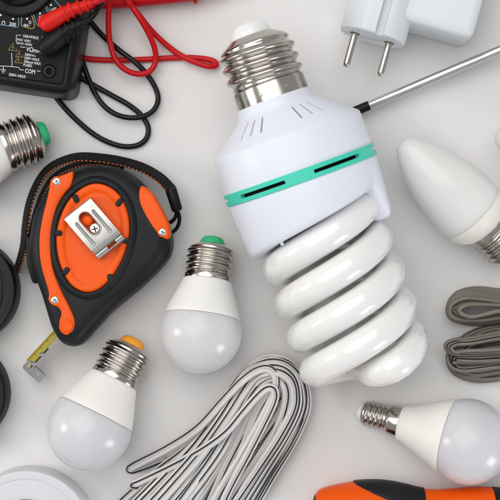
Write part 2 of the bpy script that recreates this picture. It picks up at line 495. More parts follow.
def build_candle(label, tip, ctr, group='candle shaped bulbs'):
    d = D(ctr[0] - tip[0], ctr[1] - tip[1])
    sl = -0.2
    ax = (d * math.sqrt(1 - sl * sl) + Vector((0, 0, sl))).normalized()
    O = W(tip[0], tip[1], 29.4)
    root = thing('candle_bulb', label, 'bulb', (O.x, O.y, 0), group)
    gp = [Vector((t, r, 0)) for t, r in [(0, 0.05), (0.5, 2.6), (1.6, 4.7), (4.2, 7.0), (8.7, 9.7), (16.4, 13.1), (24.5, 15.9), (32.7, 17.8), (41, 19.0), (49, 19.5), (55.6, 19.2)]]
    gp = [(max(0, p.x), max(0.05, p.y)) for p in catmull(gp, 5)]
    obj('glass_envelope', *lathe(gp + [(55.6, 17)], O, ax, 88), M_CANDLE, root, sharp=60)
    obj('collar', *lathe([(55.7, 17), (55.7, 19.0), (56.1, 19.4), (58.5, 19.2), (61, 18.3), (63.5, 16.9), (65.5, 15.2), (66.8, 13.6), (67, 12.0)], O, ax, 88), M_CREAM, root, sharp=50)
    obj('screw_shell', *joined([
        lathe([(66.6, 11.5), (66.7, 12.9), (67.2, 13.1), (70, 13.0), (70.6, 12.0)], O, ax, 72, None, False, False),
        thread(O, ax, 70.6, 85, 11.9, 13.25, 3.62, 80, -1),
        lathe([(85, 11.9), (86, 11.4), (87.5, 9), (88, 7.4)], O, ax, 72, None, False, False)]), M_NICKEL, root)
    obj('contact_insulator', *lathe([(87, 7.4), (88.6, 7.0), (91, 5.6), (91.8, 4), (91.8, 0.1)], O, ax, 40), M_PORC, root)
build_candle('candle shaped frosted bulb with cream collar lying beside the grey cables', (401, 142), (477, 212.5))
build_candle('frosted glass tip poking out past the candle bulb with the cream collar', (496.0, 141), (560, 128))

# ------------------------------------------------------------------ tape measure
def px_outline(pts, h, sub=5):
    return catmull([W(x, y, h) for x, y in pts], sub, True)

def phillips(parent, p, r, h, ang=0.4, name='screw'):
    """small cross-head screw, top up"""
    s = obj(name, *lathe([(-1.0, r), (h * 0.45, r), (h * 0.85, r * 0.82), (h, r * 0.55), (h, 0.05)], p, (0, 0, 1), 24), M_CHROME, parent)
    ch = []
    for q in (0, 1):
        a = ang + q * PI / 2
        ex = Vector((math.cos(a), math.sin(a), 0)); ey = Vector((-ex.y, ex.x, 0))
        vv = []
        for z in (-0.5, h + 0.04):
            for sx, sy in ((-1, -1), (1, -1), (1, 1), (-1, 1)):
                vv.append(Vector(p) + ex * (sx * r * 0.55) + ey * (sy * r * 0.11) + Vector((0, 0, z + q * 0.006)))
        ch.append((vv, [(3, 2, 1, 0), (4, 5, 6, 7), (0, 1, 5, 4), (1, 2, 6, 5), (2, 3, 7, 6), (3, 0, 4, 7)]))
    obj('cross_slot', *joined(ch), M_DARK, s, smooth=False)
    return s

def build_tape():
    base = W(100, 255, 0)
    root = thing('tape_measure', 'orange and charcoal tape measure with belt clip, wrist strap and blade pulled out', 'tape measure', base)
    out = px_outline([(76, 171), (98, 165.5), (120, 168.6), (142, 183), (159, 207), (170, 230), (172, 246), (166, 262), (143, 286), (112, 312), (94, 331), (83, 343), (74, 346), (63, 342), (54, 329), (49.6, 316), (43, 294), (35, 272), (31, 250), (32.5, 228), (39, 206), (53, 186)], 18, 6)
    obj('case', *prism(out, [(3.5, 0), (1.2, 1.0), (0, 4), (-0.3, 12), (0, 21), (0.5, 24.5), (1.5, 27.5), (3.0, 29.6), (5.0, 31.0), (7.5, 31.6)]), M_RUBBER, root, sharp=55)
    # raised rubber bead round the medallion
    disc_px = [(98, 183), (115.5, 190.6), (126.5, 208), (129.6, 232), (122.5, 259), (107, 283), (89, 292.6), (71.6, 286), (60.6, 268), (55.7, 245.5), (57.5, 223.5), (67, 201.6), (82, 187.5)]
    disc = px_outline(disc_px, 33.5, 6)
    bead = offset_poly(disc, -1.7)
    V, F = prism(bead, [(-3.2, 29.6), (-2.2, 31.6), (-1.0, 33.3), (0.2, 34.0), (1.1, 33.9), (1.75, 33.0), (1.9, 31)], False, False)
    obj('rubber_bead', V, F, M_RUBBER, root, sharp=60)
    medal = obj('medallion', *prism(disc, [(0.0, 30), (0.05, 32.2), (0.5, 32.9), (1.2, 33.1), (4.0, 33.0), (4.6, 32.5), (5.2, 32.35), (6, 32.35)]), M_ORANGE, root, sharp=60)
    # six rubber tabs crossing the medallion's rim
    c = W(93, 238, 33.5)
    for (x, y) in ((75.5, 198), (119.5, 202), (57.5, 233), (65.5, 271.5), (110.5, 278.5), (127, 241)):
        p = W(x, y, 33.5); d = (c - p).normalized(); e = Vector((-d.y, d.x, 0))
        o = round_rect(p.x + d.x * 0.2, p.y + d.y * 0.2, 4.8, 3.1, 1.5, d, e)
        obj('rubber_tab', *prism(o, [(0, 31), (0, 33.2), (0.25, 33.6), (0.7, 33.75)]), M_RUBBER, root)
    # orange bands
    left = px_outline([(73.6, 173.5), (73.2, 180), (71, 187), (65, 194), (58.5, 205), (54.5, 218), (52, 236), (51.8, 256), (54.8, 273), (62, 291), (69.5, 306), (75, 320), (73.5, 330), (66.5, 335), (59.8, 330), (59.6, 321), (61.5, 313), (58.5, 307.5), (53, 305), (48.6, 300), (49, 293), (45, 279), (41, 264), (39.5, 248), (40.2, 232), (43, 216), (47, 200), (49.5, 188), (51.5, 179.5), (59, 176.5), (66.5, 173.6), (71.5, 171.6)], 31, 4)
    band = obj('side_band', *prism(left, [(-0.1, 24), (0.0, 30.4), (0.08, 31.6), (0.25, 32.3), (0.5, 32.6), (0.8, 32.75)]), M_ORANGE, root, sharp=60)
    right = px_outline([(142, 186), (151.5, 192), (158.5, 203), (166.5, 218), (170.3, 230), (168.5, 239), (160, 236), (148, 222), (140.5, 207), (138.8, 194)], 29, 5)
    panel = obj('side_panel', *prism(right, [(-0.1, 21), (0.0, 29.6), (0.15, 30.5), (0.4, 31.1), (0.8, 31.5), (1.3, 31.65)]), M_ORANGE, root, sharp=60)
    for (x, y, par, an) in ((57, 181.5, band, 0.3), (55, 300, band, 0.75), (162.5, 232, panel, 1.1)):
        p = W(x, y, 31.6); z = 32.4 if par is band else 31.4
        obj('screw_seat', *lathe([(-1, 2.7), (0.25, 2.7), (0.38, 2.5), (0.32, 2.15), (0.05, 2.1)], Vector((p.x, p.y, z)), (0, 0, 1), 28, None, False, False), M_ORANGE, par)
        phillips(par, Vector((p.x, p.y, z)), 2.05, 0.75, an)
    p = W(66.8, 326, 33)
    obj('lock_button', *lathe([(-2, 3.2), (0.5, 3.2), (0.9, 3.0), (1.05, 2.5), (0.85, 1.6), (0.8, 0.05)], Vector((p.x, p.y, 32.6)), (0, 0, 1), 32), M_ORANGE, root)
    # belt clip
    zc = 38.0; k = S * (CAM_H - zc) / CAM_H
    cc = W(94, 228.2, zc); ea = D(.653, .757); eb = D(.784, -.62)
    prof = [(-27.0, -7.6), (-27.2, -4), (-27.0, -1.6), (-26.3, -0.4), (-25.2, 0), (-20, 0.1), (0, 0.25), (16, 0.1), (17.6, -0.1), (18.6, -0.9), (19.3, -1.3), (20.2, -1.1), (21.2, -0.2), (22.6, 0.45), (24.4, 0.5), (26.2, 0.0), (27.6, -1.2), (28.4, -2.8), (28.6, -4.4)]
    nb = 9; V, F = [], []
    th = 0.9
    def plate(off):
        return [[cc + ea * (sx * k) + eb * ((-16.9 + 33.8 * j / (nb - 1)) * k * (1.0 if sx < 20 else 0.97)) + Vector((0, 0, z + off)) for j in range(nb)] for sx, z in prof]
    A, B = plate(0), plate(-th)
    n0 = len(prof)
    for row in A: V += row
    for row in B: V += row
    q = n0 * nb
    for i in range(n0 - 1):
        for j in range(nb - 1):
            F.append((i * nb + j, i * nb + j + 1, (i + 1) * nb + j + 1, (i + 1) * nb + j))
            F.append((q + i * nb + j, q + (i + 1) * nb + j, q + (i + 1) * nb + j + 1, q + i * nb + j + 1))
        for j in (0, nb - 1):
            F.append((i * nb + j, (i + 1) * nb + j, q + (i + 1) * nb + j, q + i * nb + j))
    for i in (0, n0 - 1):
        for j in range(nb - 1): F.append((i * nb + j, i * nb + j + 1, q + i * nb + j + 1, q + i * nb + j))
    clip = obj('belt_clip', V, F, M_BRUSH, root, sharp=45)
    def capsule(a0, a1, b, r, z0, z1, n=10):
        P = []
        for i in range(n + 1):
            an = -PI / 2 + PI * i / n; P.append(cc + ea * ((a1 + r * math.cos(an)) * k) + eb * ((b + r * math.sin(an)) * k))
        for i in range(n + 1):
            an = PI / 2 + PI * i / n; P.append(cc + ea * ((a0 + r * math.cos(an)) * k) + eb * ((b + r * math.sin(an)) * k))
        return P
    slot = capsule(-13.5, 1.0, 0, 6.4, 0, 0)
    win = capsule(22.3, 23.3, 0.5, 1.0, 0, 0)
    wn = [cc + ea * (x * k) + eb * (y * k) for x, y in ((22.9, -2.5), (25.4, -2.5), (25.9, -2.0), (25.9, 7.6), (25.4, 8.1), (22.9, 8.1), (22.4, 7.6), (22.4, -2.0))]
    boolean(clip, [prism(slot, [(0, zc - 3), (0, zc + 3)]), prism(wn, [(0, zc - 6), (0, zc + 6)])])
    # rolled rim of the slot
    sl = [Vector((v.x, v.y, zc + 0.2)) for v in slot]
    obj('slot_rim', *tube(sl, 0.34, 8, closed=True), M_BRUSH, clip)
    for b in (-10.5, 10.5):
        c0 = capsule(-14, 12, b, 2.1, 0, 0)
        r_ = [Vector((v.x, v.y, zc + 0.18)) for v in c0]
        obj('pressed_rib', *prism(c0, [(0, zc - 0.2), (0.15, zc + 0.45), (0.45, zc + 0.62), (0.8, zc + 0.5), (1.05, zc + 0.32)]), M_BRUSH, clip)
    bt = cc + ea * (-10.6 * k)
    obj('clip_button', *dome(Vector((bt.x, bt.y, 35.4)), 3.0, 1.5, 28, 6, 4), M_ORANGE, root)
    sc = cc + ea * (1.0 * k)
    phillips(root, Vector((sc.x, sc.y, 36.4)), 3.0, 0.9, 0.25)
    # blade and end hook
    e0 = W(68, 322, 13); e1 = W(29, 364.5, 13)
    d = (e1 - e0).normalized(); nrm = Vector((-d.y, d.x, 0))
    if nrm.y < 0: nrm = -nrm           # towards the upper picture edge
    tilt = math.radians(24)
    wv = (Vector((0, 0, math.cos(tilt))) - nrm * math.sin(tilt))       # across the blade
    fn = (nrm * math.cos(tilt) + Vector((0, 0, math.sin(tilt))))       # printed face
    sec = [(-5.6, 0.9), (-3.6, 0.35), (-1.5, 0.08), (1.5, 0.08), (3.6, 0.35), (5.6, 0.9)]
    V, F = [], []
    n = 10
    for i in range(n + 1):
        p = e0.lerp(e1, i / n)
        for x, y in sec: V.append(p + wv * x + fn * y)
        for x, y in reversed(sec): V.append(p + wv * x + fn * (y - 0.35))
    m = 2 * len(sec)
    for i in range(n):
        for j in range(m): F.append((i * m + j, i * m + (j + 1) % m, i * m + m + (j + 1) % m, i * m + m + j))
    F.append(tuple(range(m))); F.append(tuple(range(n * m, n * m + m)))
    blade = obj('blade', V, F, M_YELLOW, root)
    # black graduation lines on the printed face
    L = (e1 - e0).length
    ch = []
    i = 0; x = 0.8
    while x < 26:
        ln = 3.6 if i % 5 == 0 else 1.9
        c0 = e1 - d * x
        q = [c0 + wv * (-5.3) + fn * 0.92, c0 + wv * (-5.3 + ln) + fn * (0.45 if ln < 3 else 0.30), c0 + wv * (-5.3 + ln) + fn * (0.47 if ln < 3 else 0.32) - d * 0.22, c0 + wv * (-5.3) + fn * 0.94 - d * 0.22]
        ch.append((q, [(0, 1, 2, 3)])); i += 1; x += 1.0
    obj('graduation_marks', *joined(ch), M_STRIPE, blade, smooth=False)
    hook = []
    def slab(c, ex, ey, ez, sx, sy, sz):
        vv = [c + ex * (a * sx) + ey * (b * sy) + ez * (g * sz) for g in (-.5, .5) for a, b in ((-.5, -.5), (.5, -.5), (.5, .5), (-.5, .5))]
        return vv, [(3, 2, 1, 0), (4, 5, 6, 7), (0, 1, 5, 4), (1, 2, 6, 5), (2, 3, 7, 6), (3, 0, 4, 7)]
    back = e1 - d * 6.5 - fn * 0.55 + wv * 1.2
    hk = obj('end_hook', *slab(back, d, wv, fn, 15.5, 9.5, 0.7), M_SATIN, root, smooth=False)
    tabc = e1 + d * 1.1 - nrm * 4.6 + Vector((0, 0, -1.0))
    tv = (Vector((0, 0, 0.45)) - d * 0.89).normalized(); tn_ = nrm.cross(tv).normalized()
    rr = []
    for sx, sy, a0 in ((1, 1, 0), (-1, 1, PI / 2), (-1, -1, PI), (1, -1, 1.5 * PI)):
        for q in range(5):
            an = a0 + PI / 2 * q / 4
            rr.append((sx * 5.2 + 1.4 * math.cos(an), sy * 2.0 + 1.4 * math.sin(an)))
    vv = [tabc + nrm * x + tv * y + tn_ * g for g in (-0.4, 0.4) for x, y in rr]
    nn = len(rr)
    ff = [tuple(reversed(range(nn))), tuple(range(nn, 2 * nn))] + [(i, (i + 1) % nn, nn + (i + 1) % nn, nn + i) for i in range(nn)]
    tab = obj('hook_tab', vv, ff, M_SATIN, hk, sharp=40)
    hc = tabc - nrm * 2.2 + tv * 0.2
    boolean(tab, [lathe([(-3, 1.15), (3, 1.15)], hc, tn_, 20)])
    for s_ in (3.0, 9.8):
        obj('rivet', *lathe([(-1.2, 1.5), (0.4, 1.5), (0.75, 1.1), (0.85, 0.05)], e1 - d * s_ + wv * 4.6 + fn * 0.3, fn, 18), M_CHROME, hk)
    # wrist strap
    def ribbon(name, pts, width, zc_, lean, thick=1.5):
        path = catmull([W(x, y, z) for x, y, z in pts], 10)
        sec = [(-thick / 2, -width / 2), (thick / 2, -width / 2), (thick / 2, width / 2), (-thick / 2, width / 2)]
        sec = [(-thick / 2, -width / 2 + width * i / 6) for i in range(7)][::-1] + [(thick / 2, -width / 2 + width * i / 6) for i in range(7)]
        sec = [(x, y) for x, y in sec]
        o = obj(name, *sweep(path, sec, up=(0, 0, 1), roll=[lean] * len(path)), M_STRAP, root, sharp=30)
        # cross ribs of the weave and orange edge stitches
        ch, st = [], []
        acc = 0
        for i in range(1, len(path)):
            t_ = (path[i] - path[i - 1]); ll = t_.length; t_.normalize()
            side = Vector((0, 0, 1)).cross(t_).normalized(); up = t_.cross(side)
            a_ = side * math.cos(lean) + up * math.sin(lean); b_ = -side * math.sin(lean) + up * math.cos(lean)
            acc_n = acc
            while acc_n < ll:
                p = path[i - 1] + t_ * acc_n
                ch.append(slab(p, t_, a_, b_, 0.8, thick + 0.65, width * 0.9))
                acc_n += 1.55
            acc = acc_n - ll
            for sgn in (1,):
                if i % 2 == 0: st.append(tube([path[i - 1] + b_ * (width / 2 + 0.12) + a_ * 0.35, path[i] + b_ * (width / 2 + 0.12) + a_ * 0.35], 0.28, 6))
        r = obj('weave_ribs', *joined(ch), M_STRAP, o, smooth=False); r['kind'] = 'stuff'
        r = obj('edge_stitching', *joined(st), M_STITCH, o); r['kind'] = 'stuff'
        return o
    ribbon('wrist_strap', [(171, 189, 15), (160, 178, 14), (143, 168, 13), (122, 161.5, 12), (100, 158, 12), (78, 157, 12), (60, 162, 12), (46, 171, 12), (36, 186, 12), (29, 205, 12), (25.5, 226, 12), (24, 244, 12), (21, 257, 11), (17, 270, 9)], 10.5, 12, -0.42)
    ribbon('wrist_strap', [(124, 166, 10), (104, 162.5, 9), (86, 163, 9), (68, 168, 9), (53, 178, 9), (43.5, 192, 9), (37, 208, 9), (32.5, 224, 9), (30, 238, 10), (28, 252, 10)], 9.0, 9, -0.3)
    p0, p1 = W(170.5, 188, 17), W(177.5, 211, 16)
    obj('strap_sleeve', *lathe([(0, 2.2), (0.3, 2.8), (1.2, 3.2), ((p1 - p0).length * 0.5, 3.1), ((p1 - p0).length - 1, 3.0), ((p1 - p0).length, 2.3)], p0, p1 - p0, 28), M_BLACK, root)
    obj('strap_cord', *tube(catmull([W(177, 209, 16), W(179.5, 218, 14), W(178, 226, 12), W(174, 231, 11), W(169, 233, 11)], 8), 1.1, 10), M_WIREB, root)
    obj('strap_cord', *tube(catmull([W(177, 209, 15), W(175.5, 217, 14), W(171, 222, 13), W(166, 223, 12)], 8), 1.1, 10), M_WIREB, root)
    # strap anchor on the case's flank
    an = px_outline([(27, 238), (31, 236), (36, 240), (38, 262), (41, 278), (38, 283), (33, 281), (28, 262)], 14, 5)
    obj('strap_anchor', *prism(an, [(0.6, 1), (0, 2), (0, 17), (0.5, 18.6), (1.3, 19)]), M_BLACK, root, sharp=60)
build_tape()

# ------------------------------------------------------------------ multimeter
def build_meter():
    ang = math.radians(-8.6)
    ex = Vector((math.cos(ang), math.sin(ang), 0)); ey = Vector((-ex.y, ex.x, 0))
    cor = W(77, 101.5, 6)                       # lower picture-side corner, sides extended
    w, h = 74, 132
    c = cor - ex * (w / 2) + ey * (h / 2)
    out = round_rect(c.x, c.y, w, h, 6.5, ex, ey, 0, 8)
    root = thing('multimeter', 'black digital multimeter with rotary dial and white printed markings', 'multimeter', (c.x, c.y, 0))
    TOP = 30.0
    obj('case', *prism(out, [(2.0, 0), (0.6, 0.8), (0, 2.5), (0.1, 20), (0.5, 25), (1.2, 27.8), (2.4, 29.5), (3.8, TOP), (4.9, TOP), (5.3, TOP - 0.5), (5.4, TOP - 1.4)], True, False), M_BLACK, root, sharp=50)
    pz = TOP - 1.2
    obj('front_panel', *prism(out, [(5.3, pz - 1.5), (5.45, pz - 0.1), (5.6, pz), (6.5, pz)]), M_PANEL, root, sharp=50)
    # dial
    dc = W(18, -22, pz + 3)
    dial = obj('dial', *lathe([(-1, 20.4), (1.0, 20.3), (1.6, 19.8), (1.8, 19.2), (1.5, 18.4), (1.5, 15.2), (2.2, 14.6), (3.2, 14.2), (3.6, 13.6), (3.6, 0.1)], Vector((dc.x, dc.y, pz)), (0, 0, 1), 96), M_BLACK, root)
    dd = D(-14, 22); de = Vector((-dd.y, dd.x, 0))
    kn = round_rect(dc.x, dc.y, 30, 9, 4.4, dd, de, 0, 8)
    obj('dial_pointer', *prism(kn, [(0, pz + 3), (0.2, pz + 8.5), (0.8, pz + 9.6), (1.8, pz + 10)]), M_PANEL, dial)
    # jacks
    def jack(x, y):
        p = W(x, y, pz); p.z = pz
        j = obj('jack_socket', *lathe([(0.0, 4.9), (0.3, 4.75), (0.35, 4.4), (0.3, 4.25), (0.1, 4.2)], p, (0, 0, 1), 36, None, False, False), M_BLACK, root)
        obj('socket_rim', *lathe([(0.05, 3.1), (0.75, 2.95), (0.9, 2.7), (0.9, 2.2), (0.7, 1.95), (0.08, 1.8)], p, (0, 0, 1), 30, None, False, False), M_JACK, j)
        obj('socket_hole', *lathe([(0.05, 4.25), (0.06, 0.05)], p, (0, 0, 1), 24), M_DARK, j)
    jack(49.3, 71.5)
    # printed marks
    zi = pz + 0.05
    def ppos(x, y): v = W(x, y, zi); v.z = zi; return v
    def text(body, x, y, size, m=M_INKW, rot=ang, sx=0.84):
        cu = bpy.data.curves.new('printed_text', 'FONT'); cu.body = body; cu.size = size * MM; cu.resolution_u = 2
        cu.offset = 0.012 * size * MM
        to = bpy.data.objects.new('printed_text', cu); COL.objects.link(to)
        bpy.context.view_layer.update()
        me = bpy.data.meshes.new_from_object(to.evaluated_get(bpy.context.evaluated_depsgraph_get()))
        bpy.data.objects.remove(to)
        me.materials.clear(); me.materials.append(m)
        o = bpy.data.objects.new('printed_text', me); COL.objects.link(o)
        o.parent = root; o.location = ppos(x, y) * MM - root.location
        o.rotation_euler = (0, 0, rot); o.scale = (sx, 1, 1)
        return o
    def line(pts, wd=0.3, m=M_INKW, name='printed_line'):
        ch = []
        P = [ppos(x, y) for x, y in pts]
        V, F = [], []
        for i, p in enumerate(P):
            t_ = (P[min(i + 1, len(P) - 1)] - P[max(i - 1, 0)]).normalized(); s_ = Vector((-t_.y, t_.x, 0)) * wd / 2
            V += [p + s_, p - s_]
        F = [(2 * i, 2 * i + 1, 2 * i + 3, 2 * i + 2) for i in range(len(P) - 1)]
        return obj(name, V, F, m, root, smooth=False)
    def dot(x, y, r=0.55):
        p = ppos(x, y)
        obj('printed_dot', [p + Vector((r * math.cos(a), r * math.sin(a), 0)) for a in [2 * PI * i / 14 for i in range(14)]], [tuple(range(14))], M_INKW, root, smooth=False)
    for x, y in ((0.5, 15), (13, 19), (27, 18.7), (40, 13.5), (51, 5)): dot(x, y)
    text('\u03a9', 1.0, 25.2, 3.4); text('200', 8.8, 25.4, 2.7, sx=0.95)
    line([(-4, 24.2), (8, 25.8), (16, 27.2), (18, 26.8), (18.6, 25.2), (18.8, 16)], 0.35, M_INKC)
    line([(21.8, 15.4), (21.2, 24.4), (22, 26), (30.5, 28.6), (33.2, 28.4), (34.6, 26.8), (33.6, 21), (31.8, 15.2)], 0.35, M_INKO)
    line([(33.6, 14.2), (36.2, 23.4), (38, 26), (42, 26.8)], 0.35, M_INKC)
    line([(44.5, 6.6), (48.8, 13.2), (51, 15)], 0.35, M_INKC); line([(46.4, 6.2), (50.4, 12.2)], 0.35, M_INKC)
    line([(54, -1), (58, 4), (63, 7.5)], 0.35, M_INKC)
    # diode and sound symbol
    p = [ppos(x, y) for x, y in ((24.6, 23.6), (24.3, 27.0), (27.6, 25.6))]
    obj('printed_symbol', p, [(0, 1, 2)], M_INKW, root, smooth=False)
    line([(23.2, 25.0), (30, 25.9)], 0.25); line([(27.8, 23.9), (27.5, 27.2)], 0.3); line([(28.5, 20.8), (29.6, 22.2), (29.2, 24)], 0.28); line([(30.2, 20.2), (31, 22), (30.6, 24.2)], 0.28)
    line([(37.6, 19.2), (39, 19.5), (39.3, 15.8), (41.4, 16.2), (41.1, 19.8), (42.6, 20)], 0.28)
    text('hFE', 51.2, 11.8, 2.6, rot=math.radians(12))
    text('10A\u2393MAX'.replace('\u2393', '='), 22.5, 37.2, 2.35)
    line([(16.2, 41.6), (16.4, 35.0), (21.0, 35.3)]); line([(41.5, 37.2), (44.5, 37.7)])
    text('MAX 10SEC', 17, 40.4, 1.75); text('EACH 15MIN', 16.4, 43.8, 1.75)
    text('VΩmA', 26, 51, 3.3); line([(20.2, 47.2), (21, 46.8), (25.2, 47.4)])
    text('500V=/~', 24.6, 55.6, 2.05); text('200V~MAX', 24.0, 59, 2.05); text('200mA MAX', 23.6, 62.6, 2.05); text('FUSED', 23.0, 66, 2.0)
    text('COM', 24.6, 72.6, 3.3, sx=0.74); line([(37, 70.9), (40.6, 71.4)])
    line([(11.6, 53), (12.2, 66.4)]); line([(-6, 66.2), (4, 66.0), (12.4, 66.6), (19.6, 67.6), (19.4, 69.4), (23.8, 70.1)])
    line([(3.5, 66), (3.2, 69.6)]); line([(0.4, 69.4), (6, 70)]); line([(1.4, 71), (5, 71.4)]); line([(2.4, 72.6), (4, 72.8)])
    text('500V~MAX', 8.6, 75.8, 2.25)
    for x, y, r in ((13, 47.6, 4.4), (19.4, 54.4, 3.9), (18.6, 60.4, 3.9)):
        A = [(x, y - r), (x + r * 0.95, y + r * 0.72), (x - r * 1.0, y + r * 0.52), (x, y - r), (x + r * 0.95, y + r * 0.72)]
        line(A, 0.36, M_INKO, 'warning_triangle'); line([(x + 0.1, y - r * 0.35), (x - 0.1, y + r * 0.2)], 0.36, M_INKO, 'warning_mark')
    return pz
PZ = build_meter()

def boot(parent, path, radii, m, ribs):
    """plug boot: a swept body with strain relief rings"""
    P = catmull(path, 10)
    n = len(P); sc = []
    R = catmull([Vector((r, 0, 0)) for r in radii], 10)
    sc = [max(0.3, v.x) for v in R]
    b = obj('plug_boot', *sweep(P, circle(1.0, 28), scale=sc), m, parent, sharp=60)
    for u in ribs:
        i = int(u * (n - 1)); t_ = (P[min(i + 1, n - 1)] - P[max(i - 1, 0)]).normalized()
        obj('relief_ring', *lathe([(-0.9, sc[i] * 0.9), (-0.75, sc[i] + 0.75), (-0.35, sc[i] + 1.0), (0.35, sc[i] + 1.0), (0.75, sc[i] + 0.75), (0.9, sc[i] * 0.9)], P[i], t_, 26), m, b)
    return b

def build_leads():
    # red lead
    c = W(45, 22, 0)
    r = thing('red_test_lead', 'red test lead with angled plug, looping wire and probe handle beside multimeter', 'test lead', (c.x, c.y, 0))
    b = boot(r, [W(44, 26.5, PZ + 6.0), W(46, 25, PZ + 7), W(50.5, 22, PZ + 7.6), W(56, 18.4, PZ + 8), W(63, 14.6, PZ + 8), W(72, 10, PZ + 8), W(83, 6.5, PZ + 8), W(92, 3.4, PZ + 8)],
             [2.6, 4.3, 4.8, 4.6, 4.1, 3.4, 2.9, 2.3], M_REDB, [0.60, 0.70, 0.80, 0.90])
    p = W(47.5, 24.2, PZ)
    obj('plug_skirt', *lathe([(0.9, 3.8), (1.0, 4.1), (6, 4.3), (7, 3.9)], Vector((p.x, p.y, PZ)), (0, 0, 1), 32), M_REDB, r)
    wr = 1.62
    obj('wire', *tube(catmull([W(88, 4.6, PZ + 8), W(96, 2, PZ + 8), W(106, -3, PZ + 6), W(116, -12, 28), W(122, -26, 18), W(118, -40, 8)], 12), wr, 14), M_REDP, r)
    obj('wire', *tube(catmull([W(118, -42, 14), W(113, -20, 14), W(110, 0, 13), W(108.5, 20, 11), W(110, 42, 9), W(116, 60, 8.5), W(126, 70, 8), W(138, 74, 7), W(149.5, 71.5, 6), W(155.5, 62, 6), W(155, 50, 8), W(150, 36, 11), W(141, 20, 14), W(131, 5, 15), W(122, -8, 14), W(112, -24, 8)], 12), wr, 14), M_REDP, r)
    obj('wire', *tube(catmull([W(116, -26, 18), W(122, -8, 17), W(130, 4, 16), W(140, 16.5, 12), (W(151, 30, 8)), W(163, 42, 5), W(177, 53, 3.5), W(190, 60, 4.5), W(203, 65, 5), W(212, 66.5, 4.5), W(216.5, 64.5, 3.5), W(213, 61, 2.5), W(203, 58.6, 2), W(188, 57.6, 1.7), W(170, 58, 1.7), W(145, 59.4, 1.7), W(115, 60.2, 1.7), W(96, 59.6, 1.7), W(84, 58.2, 1.7), W(68, 56, 1.7)], 12), wr, 14), M_REDP, r)
    p0, p1 = W(118, -1.5, 9), W(196, -7.6, 8)
    L = (p1 - p0).length
    obj('probe_handle', *lathe([(-22, 3.6), (-20, 4.8), (0, 5.6), (L * .6, 5.2), (L - 2, 4.6), (L - 1.6, 6.2), (L, 6.3), (L + 0.4, 5.6), (L + 0.5, 3.0), (L + 16, 2.2), (L + 17, 1.4)], p0, p1 - p0, 32), M_REDP, r)
    q = p0 + (p1 - p0).normalized() * (L + 16)
    obj('probe_needle', *lathe([(0, 1.0), (12, 1.0), (17, 0.2)], q, p1 - p0, 16), M_CHROME, r)
    # black lead
    c = W(48, 44, 0)
    k = thing('black_test_lead', 'black test lead with angled plug and looping wire beside multimeter', 'test lead', (c.x, c.y, 0))
    boot(k, [W(42.5, 50.5, PZ + 5.0), W(45, 48.6, PZ + 5.8), W(50, 44.6, PZ + 6.2), W(56.5, 39.4, PZ + 6.3), W(63, 34.4, PZ + 6.2), W(71, 29, PZ + 6), W(79, 25.5, PZ + 5.8), W(86, 22, PZ + 5.5)],
         [3.0, 4.8, 5.4, 5.1, 4.4, 3.5, 2.9, 2.2], M_BLACK, [0.58, 0.68, 0.78, 0.88])
    p = W(47.5, 47.2, PZ)
    obj('plug_skirt', *lathe([(0.9, 4.0), (1.0, 4.4), (5, 4.7), (6.0, 4.3)], Vector((p.x, p.y, PZ)), (0, 0, 1), 32), M_BLACK, k)
    wb = 1.5
    obj('wire', *tube(catmull([W(83, 23.4, PZ + 5.6), W(91, 18, PZ + 4.2), W(98, 9, PZ + 2), W(104, -4, 24), W(108, -20, 14)], 12), wb, 14), M_WIREB, k)
    obj('wire', *tube(catmull([W(70, 8, 4), W(84, 14, 3), (W(92, 23.5, 2.4)), W(103, 36, 2), W(119, 50, 4.7), W(136, 63, 5.2), W(149, 77, 4), W(157, 92, 3), W(157.5, 103, 3), W(151, 112.5, 4), W(138, 117.5, 5), W(122, 116.5, 5), W(108, 109.5, 5), W(97, 97, 4.2), W(89, 80, 2.8), W(84, 66, 2), W(80, 56, 1.8)], 12), wb, 14), M_WIREB, k)
    obj('wire', *tube(catmull([W(66, 70, 2), W(80, 77.5, 1.7), W(95, 86, 1.6), W(112, 95.5, 1.6), W(128, 104.5, 1.6), W(141, 115, 1.6), W(148, 127, 1.6), W(146.5, 138, 1.6), W(138, 145, 1.6), W(124, 146.5, 1.6), W(108, 142, 1.6), W(92, 133, 1.6), W(76, 119.5, 1.6), W(63, 106, 1.6), W(52, 92, 1.6)], 12), wb, 14), M_WIREB, k)
build_leads()

